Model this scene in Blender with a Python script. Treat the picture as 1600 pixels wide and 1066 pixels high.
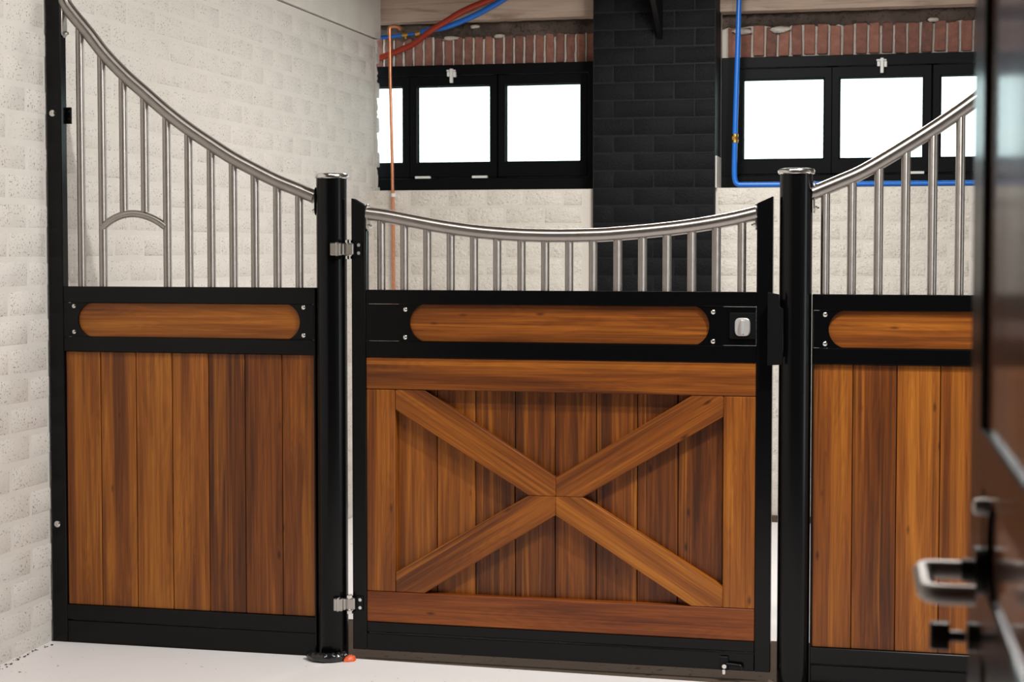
import bpy, bmesh, math, random
from mathutils import Vector, Matrix
random.seed(7)
C = bpy.context.scene.collection
for o in list(bpy.data.objects): bpy.data.objects.remove(o)

# ------------------------------------------------------------------ camera, world, lights, exposure
D = 5.552
EYE = Vector((0, -D, 1.45))
cam = bpy.data.objects.new('camera', bpy.data.cameras.new('camera')); C.objects.link(cam)
cam.location = EYE
cam.rotation_euler = (math.radians(90 - 2.5106), 0, math.radians(12.9826))
cam.data.sensor_width = 36.0
cam.data.lens = 2600 / 1600 * 36
cam.data.shift_y = -31 / 1600
cam.data.dof.use_dof = True
cam.data.dof.focus_distance = 5.9
cam.data.dof.aperture_fstop = 9.0
bpy.context.scene.camera = cam
vs = bpy.context.scene.view_settings
vs.view_transform = 'Standard'; vs.look = 'None'; vs.gamma = 1; vs.use_curve_mapping = False
vs.exposure = 0.0
w = bpy.data.worlds.new('overcast_sky'); bpy.context.scene.world = w
w.use_nodes = True
w.node_tree.nodes['Background'].inputs[0].default_value = (0.86, 0.98, 1.0, 1)
w.node_tree.nodes['Background'].inputs[1].default_value = 3.2

def area(name, loc, sx, sy, watts, col=(1, .95, .89), target=None):
    l = bpy.data.lights.new(name, 'AREA'); l.shape = 'RECTANGLE'; l.size = sx; l.size_y = sy
    l.energy = watts; l.color = col
    o = bpy.data.objects.new(name, l); C.objects.link(o); o.location = loc
    if target is not None:
        o.rotation_euler = (Vector(target) - Vector(loc)).to_track_quat('-Z', 'Y').to_euler()
    return o
area('ceiling_spot', (0.35, -1.15, 3.28), 0.13, 0.26, 128, (1, .975, .945), (-1.0, .1, .75))
area('ceiling_fill', (-0.7, -1.7, 3.28), 2.4, 0.14, 52, (1, .98, .955))
area('ceiling_fill', (-0.9, 2.0, 3.1), 0.3, 1.2, 74, (1, .97, .93))  # unseen fill lamp added over the stall to brighten its walls

# ------------------------------------------------------------------ material helpers
def new_mat(name):
    m = bpy.data.materials.new(name); m.use_nodes = True
    nt = m.node_tree
    return m, nt, nt.nodes['Principled BSDF']
def N(nt, t, **kw):
    n = nt.nodes.new(t)
    for k, v in kw.items(): setattr(n, k, v)
    return n
def L(nt, a, b): nt.links.new(a, b)
def coords(nt, scale=(1, 1, 1), rand=True):
    tc = N(nt, 'ShaderNodeTexCoord'); mp = N(nt, 'ShaderNodeMapping')
    mp.inputs['Scale'].default_value = scale
    if rand:
        oi = N(nt, 'ShaderNodeObjectInfo'); mu = N(nt, 'ShaderNodeVectorMath', operation='SCALE')
        cb = N(nt, 'ShaderNodeCombineXYZ')
        L(nt, oi.outputs['Random'], cb.inputs[0])
        s2 = N(nt, 'ShaderNodeMath', operation='MULTIPLY'); s2.inputs[1].default_value = 1.73
        L(nt, oi.outputs['Random'], s2.inputs[0]); L(nt, s2.outputs[0], cb.inputs[1])
        mu.inputs['Scale'].default_value = 40.0; L(nt, cb.outputs[0], mu.inputs[0])
        ad = N(nt, 'ShaderNodeVectorMath', operation='ADD')
        L(nt, tc.outputs['Object'], ad.inputs[0]); L(nt, mu.outputs[0], ad.inputs[1])
        L(nt, ad.outputs[0], mp.inputs['Vector'])
    else:
        L(nt, tc.outputs['Object'], mp.inputs['Vector'])
    return mp.outputs[0]
def noise(nt, vec, scale, detail=3, rough=.55, dist=0.0):
    n = N(nt, 'ShaderNodeTexNoise'); n.inputs['Scale'].default_value = scale
    n.inputs['Detail'].default_value = detail; n.inputs['Roughness'].default_value = rough
    n.inputs['Distortion'].default_value = dist
    L(nt, vec, n.inputs['Vector']); return n.outputs['Fac']
def ramp(nt, fac, stops):
    r = N(nt, 'ShaderNodeValToRGB'); e = r.color_ramp.elements
    while len(e) < len(stops): e.new(.5)
    for el, (p, c) in zip(e, stops):
        el.position = p; el.color = (*c, 1) if len(c) == 3 else c
    L(nt, fac, r.inputs[0]); return r.outputs[0]
def math_(nt, op, a, b=None, clamp=False):
    n = N(nt, 'ShaderNodeMath', operation=op); n.use_clamp = clamp
    for i, v in enumerate((a, b)):
        if v is None: continue
        if isinstance(v, (int, float)): n.inputs[i].default_value = v
        else: L(nt, v, n.inputs[i])
    return n.outputs[0]
def mix(nt, fac, a, b, mode='MIX'):
    n = N(nt, 'ShaderNodeMix', data_type='RGBA', blend_type=mode)
    for s, v in ((n.inputs[0], fac), (n.inputs[6], a), (n.inputs[7], b)):
        if isinstance(v, (int, float)): s.default_value = v
        elif isinstance(v, tuple): s.default_value = (*v, 1)
        else: L(nt, v, s)
    return n.outputs[2]
def bump(nt, b, height, strength=.3, dist=.005):
    n = N(nt, 'ShaderNodeBump'); n.inputs['Strength'].default_value = strength
    n.inputs['Distance'].default_value = dist
    L(nt, height, n.inputs['Height']); L(nt, n.outputs[0], b.inputs['Normal'])
def plain(name, col, rough=.5, metal=0.0, coat=0.0, var=.0, spec=.5):
    m, nt, b = new_mat(name)
    b.inputs['Roughness'].default_value = rough; b.inputs['Metallic'].default_value = metal
    b.inputs['Coat Weight'].default_value = coat; b.inputs['Specular IOR Level'].default_value = spec
    v = coords(nt); n = noise(nt, v, 35, 3)
    c = ramp(nt, n, [(.3, tuple(x * (1 - var) for x in col)), (.7, tuple(min(1, x * (1 + var)) for x in col))])
    L(nt, c, b.inputs['Base Color'])
    return m

def wood_mat(name, tint=(1, 1, 1), coat=.15, rough=.42, dark=1.0, coat_rough=.16):
    m, nt, b = new_mat(name)
    v = coords(nt, (.9, 11.0, 11.0)); vf = coords(nt, (4.0, 230.0, 60.0)); vm = coords(nt, (1.3, 42, 12))
    n1 = noise(nt, v, 1.0, 2, .5, .7)
    n2 = noise(nt, vm, 2.0, 3, .6, .35)
    oi = N(nt, 'ShaderNodeObjectInfo')
    sh = math_(nt, 'MULTIPLY', math_(nt, 'SUBTRACT', oi.outputs['Random'], .5), .26)
    f = math_(nt, 'ADD', math_(nt, 'ADD', math_(nt, 'MULTIPLY', n1, .55), math_(nt, 'MULTIPLY', n2, .45)), sh)
    col = ramp(nt, f, [(.26, (.050, .0125, .0022)), (.40, (.120, .031, .0040)), (.52, (.195, .054, .0062)),
                       (.62, (.275, .084, .0092)), (.74, (.40, .140, .016))])
    st = noise(nt, coords(nt, (.45, 24, 12)), 1.0, 3, .6, 1.2)
    col = mix(nt, math_(nt, 'MULTIPLY', ramp(nt, st, [(.54, (0, 0, 0)), (.66, (1, 1, 1))]), .55), col, (.40, .135, .014))
    col = mix(nt, math_(nt, 'MULTIPLY', ramp(nt, st, [(.30, (1, 1, 1)), (.40, (0, 0, 0))]), .5), col, (.065, .017, .003))
    # cathedral lines: level curves of the slow noise
    s = math_(nt, 'SINE', math_(nt, 'MULTIPLY', n1, 150.0))
    lines = math_(nt, 'MULTIPLY', math_(nt, 'ADD', s, 1.0), .5)
    fine = noise(nt, vf, 1.0, 2, .5)
    g = math_(nt, 'ADD', math_(nt, 'MULTIPLY', lines, .13), math_(nt, 'MULTIPLY', fine, .75))
    gm = math_(nt, 'ADD', g, .56)
    cc = N(nt, 'ShaderNodeCombineXYZ')
    for i in range(3): L(nt, gm, cc.inputs[i])
    col = mix(nt, 1.0, col, cc.outputs[0], 'MULTIPLY')
    # small knots and dark flecks
    vk = coords(nt, (3.2, 9, 9)); vo = N(nt, 'ShaderNodeTexVoronoi'); vo.inputs['Scale'].default_value = 1.6
    L(nt, vk, vo.inputs['Vector'])
    kn = ramp(nt, vo.outputs['Distance'], [(.03, (.15, .12, .10)), (.11, (1, 1, 1))])
    col = mix(nt, .8, col, kn, 'MULTIPLY')
    col = mix(nt, 1.0, col, tuple(t * dark for t in tint), 'MULTIPLY')
    L(nt, col, b.inputs['Base Color'])
    b.inputs['Roughness'].default_value = rough
    b.inputs['Coat Weight'].default_value = coat; b.inputs['Coat Roughness'].default_value = coat_rough
    b.inputs['Specular IOR Level'].default_value = .3
    bump(nt, b, g, .12, .0015)
    return m

def block_mat(name, base, alt, pit, pits=.5, rough_amt=.35, pit_lo=.66, pscale=120, rough=.8, spec=.4, lump_scale=45, bdist=.012):
    m, nt, b = new_mat(name)
    v = coords(nt)
    big = noise(nt, v, 4.0, 3); fine = noise(nt, v, pscale, 2, .6); mask = noise(nt, v, 9.0, 2)
    lump = noise(nt, v, lump_scale, 4, .65)
    col = ramp(nt, big, [(.3, alt), (.7, base)])
    th = math_(nt, 'ADD', fine, math_(nt, 'MULTIPLY', math_(nt, 'SUBTRACT', mask, .5), .22))
    pf = ramp(nt, th, [(pit_lo, (0, 0, 0)), (pit_lo + .06, (1, 1, 1))])
    pfm = math_(nt, 'MULTIPLY', pf, pits)
    col = mix(nt, pfm, col, pit)
    L(nt, col, b.inputs['Base Color'])
    b.inputs['Roughness'].default_value = rough
    b.inputs['Specular IOR Level'].default_value = spec
    h = math_(nt, 'SUBTRACT', math_(nt, 'MULTIPLY', lump, .8), math_(nt, 'MULTIPLY', pf, .5))
    bump(nt, b, h, rough_amt, bdist)
    return m

M = {}
M['wood'] = wood_mat('varnished_planks')
M['board'] = wood_mat('varnished_board', tint=(.98, .96, .9))
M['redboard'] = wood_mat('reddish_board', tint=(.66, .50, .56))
M['darkwood'] = wood_mat('dark_varnished_wood', tint=(.5, .42, .42), coat=1.0, coat_rough=.13, rough=.3)
M['black'] = plain('black_powder_coat', (.0022, .0022, .0025), .2, spec=.22)
M['blackmatte'] = plain('matt_black', (.0035, .0035, .004), .4, spec=.2)
M['winblack'] = plain('black_window_paint', (.0022, .0025, .0032), .45, spec=.1)
M['foil'] = plain('black_plastic_foil', (.012, .012, .013), .18, spec=.6)
M['chrome'] = plain('bright_steel', (.75, .74, .72), .16, 1.0)
M['darksteel'] = plain('dark_steel', (.05, .045, .04), .3, 1.0)
M['copper'] = plain('copper', (.72, .30, .16), .34, .85, var=.15)
M['brass'] = plain('brass', (.70, .42, .10), .3, 1.0)
M['bluehose'] = plain('blue_hose', (.012, .15, .60), .3)
M['redhose'] = plain('red_hose', (.34, .030, .009), .38)
M['whiteplastic'] = plain('white_plastic', (.78, .78, .76), .4)
M['orange'] = plain('orange_plastic', (.85, .12, .02), .4, var=.2)
M['plaster'] = block_mat('smooth_white_paint', (.70, .662, .61), (.665, .628, .575), (.4, .37, .33), .25, .12, .74)
M['block'] = block_mat('white_painted_block', (.715, .675, .625), (.68, .64, .585), (.20, .18, .16), .75, .35, .605, 112)
M['backblock'] = block_mat('white_roughcast_block', (.72, .68, .615), (.66, .62, .555), (.42, .39, .345), .45, .8, .65, 100, lump_scale=42, bdist=.02)
M['backcore'] = block_mat('white_roughcast_joint', (.65, .61, .55), (.61, .57, .51), (.4, .37, .33), .2, .2, .74)
M['blackblock'] = block_mat('black_painted_block', (.0040, .0040, .0050), (.0028, .0028, .0036), (.0015, .0015, .0015), .5, .5, .66, 110, rough=.6, spec=.16, lump_scale=80)
M['blackmortar'] = block_mat('black_painted_joint', (.0062, .0062, .0075), (.0045, .0045, .0058), (.002, .002, .002), .3, .3, .7, 110, rough=.6, spec=.2)
M['concrete'] = block_mat('pale_concrete', (.74, .70, .635), (.64, .60, .54), (.3, .27, .23), .35, .3, .7, 60)
M['rubble'] = block_mat('brown_rubble_mortar', (.13, .095, .075), (.045, .032, .026), (.02, .015, .012), .6, .9, .62, 60)
M['mortar'] = block_mat('pale_mortar', (.66, .62, .56), (.52, .47, .41), (.2, .17, .14), .4, .8, .66, 90)

def brick_mat():
    m, nt, b = new_mat('red_brick')
    v = coords(nt); n = noise(nt, v, 22, 4, .65); f = noise(nt, v, 120, 2)
    oi = N(nt, 'ShaderNodeObjectInfo')
    t = math_(nt, 'ADD', math_(nt, 'MULTIPLY', n, .7), math_(nt, 'MULTIPLY', oi.outputs['Random'], .3))
    c = ramp(nt, t, [(.25, (.12, .06, .05)), (.5, (.25, .105, .075)), (.75, (.36, .165, .115))])
    L(nt, c, b.inputs['Base Color']); b.inputs['Roughness'].default_value = .85
    bump(nt, b, math_(nt, 'ADD', n, math_(nt, 'MULTIPLY', f, .4)), .5, .008)
    return m
M['brick'] = brick_mat()

def steel_mat():
    m, nt, b = new_mat('brushed_stainless')
    v = coords(nt); n = noise(nt, v, 30.0, 3)
    b.inputs['Metallic'].default_value = 1.0
    L(nt, ramp(nt, n, [(.3, (.385, .355, .33)), (.7, (.42, .39, .365))]), b.inputs['Base Color'])
    L(nt, math_(nt, 'ADD', math_(nt, 'MULTIPLY', n, .05), .34), b.inputs['Roughness'])
    b.inputs['Anisotropic'].default_value = .85
    tg = N(nt, 'ShaderNodeTangent', direction_type='UV_MAP'); tg.uv_map = 'UVMap'; L(nt, tg.outputs[0], b.inputs['Tangent'])
    return m
M['steel'] = steel_mat()
M['satin'] = plain('satin_nickel', (.80, .79, .77), .38, .75)
M['plate'] = plain('steel_plate', (.50, .47, .44), .28, 1.0)

def beam_mat():
    m, nt, b = new_mat('raw_timber')
    v = coords(nt, (1, 10, 10), False); n = noise(nt, v, 2.2, 4, .6, 1.0); f = noise(nt, coords(nt, (3, 120, 120), False), 1.0, 2)
    t = math_(nt, 'ADD', math_(nt, 'MULTIPLY', n, .75), math_(nt, 'MULTIPLY', f, .25))
    L(nt, ramp(nt, t, [(.3, (.33, .225, .165)), (.5, (.54, .41, .325)), (.7, (.63, .50, .41))]), b.inputs['Base Color'])
    b.inputs['Roughness'].default_value = .75; bump(nt, b, t, .25, .004)
    return m
M['timber'] = beam_mat()

def floor_mat(name, c0, c1, spot, lo=.70, rough=.5):
    m, nt, b = new_mat(name)
    v = coords(nt, rand=False); n = noise(nt, v, 1.6, 4, .6); s = noise(nt, v, 38, 3, .5); k = noise(nt, v, 3.0, 2)
    col = ramp(nt, n, [(.3, c0), (.7, c1)])
    th = math_(nt, 'ADD', s, math_(nt, 'MULTIPLY', math_(nt, 'SUBTRACT', k, .5), .25))
    sp = ramp(nt, th, [(lo, (0, 0, 0)), (lo + .03, (1, 1, 1))])
    col = mix(nt, math_(nt, 'MULTIPLY', sp, .8), col, spot)
    L(nt, col, b.inputs['Base Color']); b.inputs['Roughness'].default_value = rough; b.inputs['Specular IOR Level'].default_value = .25
    bump(nt, b, s, .08, .004)
    return m
M['floor'] = floor_mat('white_painted_concrete', (.85, .82, .815), (.89, .865, .86), (.12, .10, .09), .715)
M['bare'] = floor_mat('bare_brown_concrete', (.075, .050, .033), (.115, .080, .056), (.02, .015, .012), .64, .85)
M['ceil'] = plain('ceiling_board', (.16, .12, .085), .8, var=.15)
M['farwood'] = plain('brown_timber_wall', (.085, .05, .03), .6, var=.2)

def glass_mat():
    m, nt, b = new_mat('window_glass')
    out = nt.nodes['Material Output']
    tr = N(nt, 'ShaderNodeBsdfTransparent'); tr.inputs[0].default_value = (.93, .98, .97, 1)
    gl = N(nt, 'ShaderNodeBsdfGlossy'); gl.inputs['Roughness'].default_value = .03
    fr = N(nt, 'ShaderNodeFresnel'); fr.inputs[0].default_value = 1.45
    mx = N(nt, 'ShaderNodeMixShader'); L(nt, fr.outputs[0], mx.inputs[0]); L(nt, tr.outputs[0], mx.inputs[1]); L(nt, gl.outputs[0], mx.inputs[2])
    L(nt, mx.outputs[0], out.inputs['Surface'])
    return m
M['glass'] = glass_mat()

# ------------------------------------------------------------------ mesh helpers
def box(bm, lo, hi):
    x0, y0, z0 = lo; x1, y1, z1 = hi
    vs_ = [bm.verts.new(p) for p in ((x0,y0,z0),(x1,y0,z0),(x1,y1,z0),(x0,y1,z0),(x0,y0,z1),(x1,y0,z1),(x1,y1,z1),(x0,y1,z1))]
    for f in ((0,3,2,1),(4,5,6,7),(0,1,5,4),(1,2,6,5),(2,3,7,6),(3,0,4,7)): bm.faces.new([vs_[i] for i in f])
def tube(bm, pts, r, n=14, caps=True):
    uv = bm.loops.layers.uv.get('UVMap') or bm.loops.layers.uv.new('UVMap')
    pts = [Vector(p) for p in pts]; rs = r if isinstance(r, (list, tuple)) else [r] * len(pts)
    rings = []; ref = None
    for i, p in enumerate(pts):
        t = (pts[min(i + 1, len(pts) - 1)] - pts[max(i - 1, 0)]).normalized()
        if ref is None:
            ref = t.orthogonal().normalized()
        ref = (ref - t * ref.dot(t)).normalized(); q = t.cross(ref)
        rings.append([bm.verts.new(p + (ref * math.cos(a) + q * math.sin(a)) * rs[i]) for a in (2 * math.pi * k / n for k in range(n))])
    for a, b in zip(rings, rings[1:]):
        for k in range(n):
            f = bm.faces.new((a[k], a[(k + 1) % n], b[(k + 1) % n], b[k])); i = rings.index(a)
            for lp_, c in zip(f.loops, ((i, k), (i, k + 1), (i + 1, k + 1), (i + 1, k))): lp_[uv].uv = (c[0] / len(pts), c[1] / n)
    if caps: bm.faces.new(rings[0][::-1]); bm.faces.new(rings[-1])
def lathe(bm, prof, c, n=32):
    rings = []
    for r, z in prof:
        rings.append([bm.verts.new((c[0] + r * math.cos(2*math.pi*k/n), c[1] + r * math.sin(2*math.pi*k/n), c[2] + z)) for k in range(n)])
    for a, b in zip(rings, rings[1:]):
        for k in range(n): bm.faces.new((a[k], a[(k+1) % n], b[(k+1) % n], b[k]))
    bm.faces.new(rings[0][::-1]); bm.faces.new(rings[-1])
def prism(bm, poly, y0, y1):
    """poly in (x, z), extruded from y0 to y1"""
    a = [bm.verts.new((x, y0, z)) for x, z in poly]; b = [bm.verts.new((x, y1, z)) for x, z in poly]
    n = len(poly); bm.faces.new(a); bm.faces.new(b[::-1])
    for i in range(n): bm.faces.new((a[i], b[i], b[(i+1) % n], a[(i+1) % n]))
def smooth_path(pts, n=40):
    """Catmull-Rom through pts"""
    pts = [Vector(p) for p in pts]; P = [2*pts[0]-pts[1]] + pts + [2*pts[-1]-pts[-2]]; out = []
    segs = len(pts) - 1; per = max(2, n // segs)
    for i in range(segs):
        a, b, c, d = P[i:i+4]
        for k in range(per):
            t = k / per
            out.append(.5*((2*b) + (c-a)*t + (2*a-5*b+4*c-d)*t*t + (3*b-a-3*c+d)*t**3))
    return out + [pts[-1]]

def finish(name, bm, mat, parent=None, loc=None, bevel=0.0, mtx=None, center=True, ang=35):
    bmesh.ops.recalc_face_normals(bm, faces=bm.faces)
    if bevel > 0:
        es = [e for e in bm.edges if len(e.link_faces) == 2 and e.calc_face_angle(0) > math.radians(30)]
        bmesh.ops.bevel(bm, geom=es, offset=bevel, segments=1, affect='EDGES', clamp_overlap=True)
    off = Vector((0, 0, 0))
    if center and mtx is None:
        xs = [v.co for v in bm.verts]
        off = Vector([(min(p[i] for p in xs) + max(p[i] for p in xs)) / 2 for i in range(3)])
        for v in bm.verts: v.co -= off
    me = bpy.data.meshes.new(name); bm.to_mesh(me); bm.free()
    me.polygons.foreach_set('use_smooth', [True] * len(me.polygons)); me.set_sharp_from_angle(angle=math.radians(ang))
    me.materials.append(M[mat] if isinstance(mat, str) else mat)
    o = bpy.data.objects.new(name, me); C.objects.link(o)
    if parent: o.parent = parent
    if mtx is not None: o.matrix_local = mtx
    else: o.location = off + (Vector(loc) if loc else Vector((0, 0, 0)))
    if parent and mtx is None:
        o.location = o.location - world_loc(parent)
    return o
def world_loc(p):
    """origin of an unrotated chain of parents"""
    v = Vector((0, 0, 0))
    while p is not None:
        if p.get('local_frame'): return v
        v = v + p.location; p = p.parent
    return v
def bxo(name, lo, hi, mat, parent=None, bevel=.0015):
    bm = bmesh.new(); box(bm, lo, hi); return finish(name, bm, mat, parent, bevel=bevel)
def thing(name, label, cat, loc, group=None):
    o = bpy.data.objects.new(name, None); C.objects.link(o); o.location = loc
    o.empty_display_size = .1; o['label'] = label; o['category'] = cat
    if group: o['group'] = group
    return o
def tag(o, label, cat, group=None):
    o['label'] = label; o['category'] = cat
    if group: o['group'] = group
    return o
def struct(o): o['kind'] = 'structure'; return o
def copy_part(src, parent, loc):
    c = src.copy(); C.objects.link(c); c.parent = parent
    c.location = Vector(loc) - world_loc(parent); return c

def board_mtx(center, xd, zd, parent):
    x = Vector(xd).normalized(); z = Vector(zd).normalized(); y = z.cross(x)
    m = Matrix((x, y, z)).transposed().to_4x4(); m.translation = Vector(center) - (world_loc(parent) if parent else Vector())
    return m
def board(name, x0, x1, z0, z1, yf, yb, mat, parent, grain='x', bevel=.0018):
    """flat board facing -Y; its grain runs along its local X"""
    c = ((x0 + x1) / 2, (yf + yb) / 2, (z0 + z1) / 2); t = (yb - yf) / 2
    bm = bmesh.new()
    if grain == 'x':
        a, b = (x1 - x0) / 2, (z1 - z0) / 2; xd = (1, 0, 0)
    else:
        a, b = (z1 - z0) / 2, (x1 - x0) / 2; xd = (0, 0, 1)
    box(bm, (-a, -b, -t), (a, b, t))
    return finish(name, bm, mat, parent, bevel=bevel, mtx=board_mtx(c, xd, (0, -1, 0), parent))
def poly_board(name, poly, yf, yb, mat, parent, xd, bevel=.0018):
    cx = sum(p[0] for p in poly) / len(poly); cz = sum(p[1] for p in poly) / len(poly)
    c = Vector((cx, (yf + yb) / 2, cz)); x = Vector(xd).normalized(); z = Vector((0, -1, 0)); y = z.cross(x); t = (yb - yf) / 2
    bm = bmesh.new(); A = []; B = []
    for px, pz in poly:
        d = Vector((px, c.y, pz)) - c; A.append(bm.verts.new((d.dot(x), d.dot(y), t))); B.append(bm.verts.new((d.dot(x), d.dot(y), -t)))
    n = len(poly); bm.faces.new(A); bm.faces.new(B[::-1])
    for i in range(n): bm.faces.new((A[i], B[i], B[(i+1) % n], A[(i+1) % n]))
    return finish(name, bm, mat, parent, bevel=bevel, mtx=board_mtx(c, xd, (0, -1, 0), parent))
def adj(X, Z, Y):
    """shift a point measured on the front plane to depth Y along its line of sight"""
    k = (Y + D) / D
    return X * k, 1.45 + (Z - 1.45) * k

# ------------------------------------------------------------------ SETTING
WX = -3.025                                    # face of the white partition wall
bm = bmesh.new()
pts = [(-3.1, -7.0), (4.6, -7.0), (4.6, -.10), (-.2, -.052), (-.74, -.034), (-1.55, -.012), (-1.85, .0), (-3.1, .0)]
a = [bm.verts.new((x, y, 0)) for x, y in pts]; b = [bm.verts.new((x, y, -.15)) for x, y in pts]
bm.faces.new(a); bm.faces.new(b[::-1])
for i in range(len(pts)): bm.faces.new((a[i], b[i], b[(i+1) % len(pts)], a[(i+1) % len(pts)]))
struct(finish('floor', bm, 'floor', center=False))
bm = bmesh.new()
pts = [(-3.02, .0), (-1.85, .0), (-1.55, -.012), (-.74, -.034), (-.2, -.052), (4.6, -.10), (4.6, .62), (-3.02, .6)]
a = [bm.verts.new((x, y, -.002)) for x, y in pts]; b = [bm.verts.new((x, y, -.15)) for x, y in pts]
bm.faces.new(a); bm.faces.new(b[::-1])
for i in range(len(pts)): bm.faces.new((a[i], b[i], b[(i+1) % len(pts)], a[(i+1) % len(pts)]))
struct(finish('trim_1', bm, 'bare', center=False))               # bare concrete threshold
bm = bmesh.new(); box(bm, (-3.02, .6, -.2), (4.6, 3.9, -.09)); struct(finish('floor', bm, 'floor', center=False))
bm = bmesh.new(); box(bm, (-3.2, -7.1, 3.3), (4.7, 0.3, 3.4)); box(bm, (-3.2, .3, 3.14), (4.7, 4.4, 3.4)); struct(finish('ceiling', bm, 'ceil', center=False))
bm = bmesh.new(); box(bm, (-3.2, -7.15, -.2), (4.7, -7.0, 3.4)); struct(finish('wall_front', bm, 'farwood', center=False))
bm = bmesh.new()                                                  # end wall with an open barn doorway
for lo, hi in (((4.5, -7.0, -.2), (4.7, -1.75, 3.4)), ((4.5, -.45, -.2), (4.7, 4.4, 3.4)), ((4.5, -1.75, 2.2), (4.7, -.45, 3.4))): box(bm, lo, hi)
struct(finish('wall_right', bm, 'plaster', center=False))

# --- block pieces
def block_mesh(name, ln, ht, dep, ch, mat, seed):
    """block with its face towards +z (local), long side along x; softened face edges"""
    rnd = random.Random(seed); bm = bmesh.new(); j = lambda s: rnd.uniform(-s, s)
    lx, ly = ln / 2, ht / 2
    back = [bm.verts.new(p) for p in ((-lx, -ly, -dep), (lx, -ly, -dep), (lx, ly, -dep), (-lx, ly, -dep))]
    mid = [bm.verts.new((x + j(.002), y + j(.0015), -ch * .55)) for x, y in ((-lx, -ly), (lx, -ly), (lx, ly), (-lx, ly))]
    top = [bm.verts.new((x + j(.004), y + j(.003), j(.0006))) for x, y in ((-lx + ch, -ly + ch), (lx - ch, -ly + ch), (lx - ch, ly - ch), (-lx + ch, ly - ch))]
    for A, B in ((back, mid), (mid, top)):
        for k in range(4): bm.faces.new((A[k], A[(k+1) % 4], B[(k+1) % 4], B[k]))
    bm.faces.new(top); bmesh.ops.recalc_face_normals(bm, faces=bm.faces)
    me = bpy.data.meshes.new(name); bm.to_mesh(me); bm.free()
    me.polygons.foreach_set('use_smooth', [True] * len(me.polygons)); me.set_sharp_from_angle(angle=math.radians(50))
    me.materials.append(M[mat]); return me
LEFT_ROT = Matrix(((0, 0, 1), (1, 0, 0), (0, 1, 0))).to_4x4()       # local x -> +Y, y -> Z, z -> +X
BACK_ROT = Matrix(((1, 0, 0), (0, 0, -1), (0, 1, 0))).to_4x4()      # local x -> X, y -> Z, z -> -Y
def lay(name, me, rot, loc, parent, tilt=.0):
    o = bpy.data.objects.new(name, me); C.objects.link(o); o.parent = parent
    m = Matrix.Translation(Vector(loc)) @ rot @ Matrix.Rotation(random.uniform(-tilt, tilt), 4, 'Z') @ Matrix.Rotation(random.uniform(-tilt, tilt) * .6, 4, 'Y')
    o.matrix_local = m; return o
def joined_blocks(name, items, parent, mat):
    bm = bmesh.new()
    for me, rot, loc in items:
        n0 = len(bm.verts); bm.from_mesh(me); bm.verts.ensure_lookup_table()
        m = Matrix.Translation(Vector(loc)) @ rot
        for v in bm.verts[n0:]: v.co = m @ v.co
    o = finish(name, bm, mat, parent, center=False); o['kind'] = 'stuff'; return o

# wall_left: solid core, then its painted blocks
bm = bmesh.new(); box(bm, (-3.16, -7.0, -.2), (WX - .0028, 3.975, 2.688)); box(bm, (-3.16, -7.0, 2.688), (WX - .03, 3.9, 3.3))
wall_left = struct(finish('wall_left', bm, 'plaster', center=False))
PL, PH, JT = .27, .1035, .014
full = [block_mesh('block', PL - JT, PH - JT, .02, .0085, 'block', 10 + k) for k in range(5)]
half = [block_mesh('block', PL / 2 - JT, PH - JT, .02, .0085, 'block', 30 + k) for k in range(3)]
rest = []; nblk = 0
rows = 26
for r in range(rows):
    zc = -.0396 + PH * (r + .5)
    if zc < 0 or zc + PH / 2 > 2.70: continue
    y = -1.35 + (PL / 2 if r % 2 else 0)
    while y < 3.97:
        yc = y + PL / 2; me = random.choice(full); ye = y + PL
        if ye > 4.02: me = random.choice(half); yc = y + PL / 4
        loc = (WX + random.uniform(-.0008, .0008), yc, zc)
        seen = (yc < .1 or zc > 1.27) and zc < 1.45 + .149 * (yc + D) + .12 and yc > -.75
        if seen and nblk < 298: lay('block', me, LEFT_ROT, loc, wall_left, .002); nblk += 1
        else: rest.append((me, LEFT_ROT, loc))
        y += PL
joined_blocks('block_courses', rest, wall_left, 'block')
# ragged mortar edge where the wall stops at the window
bm = bmesh.new(); prev = None
for k in range(60):
    z = 1.79 + .9 * k / 59; e = 3.992 + .010 * math.sin(k * .45) + random.uniform(-.006, .008)
    ring = [bm.verts.new(p) for p in ((WX - .08, 3.95, z), (WX - .001, 3.955, z), (WX + .004 + random.uniform(-.003, .004), e - .02, z), (WX - .01, e, z), (WX - .08, e + random.uniform(-.01, .01), z))]
    if prev:
        for i in range(5): bm.faces.new((prev[i], prev[(i+1) % 5], ring[(i+1) % 5], ring[i]))
    else: bm.faces.new(ring[::-1])
    prev = ring
bm.faces.new(prev); finish('mortar_edge', bm, 'plaster', wall_left, center=False)
# concrete ring beam lying on the wall, its end rounded
bm = bmesh.new(); r = .045; X1 = WX + .016; X0 = -3.16; ye = 4.05
ol = [(X0, -.6), (X1, -.6)] + [(X1 - r + r * math.cos(t), ye - r + r * math.sin(t)) for t in (math.pi / 2 * k / 8 for k in range(9))] + [(X0, ye)]
lv = [(2.695, 1), (2.705, 0), (3.14, 0)]
rings = []
for z, ins in lv: rings.append([bm.verts.new((x - (.006 if ins and x > X0 else 0), y - (.006 if ins and y > 3 else 0), z)) for x, y in ol])
for A, B in zip(rings, rings[1:]):
    for k in range(len(ol)): bm.faces.new((A[k], A[(k+1) % len(ol)], B[(k+1) % len(ol)], B[k]))
bm.faces.new(rings[0][::-1]); bm.faces.new(rings[-1])
struct(finish('trim_2', bm, 'concrete', center=False))

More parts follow.
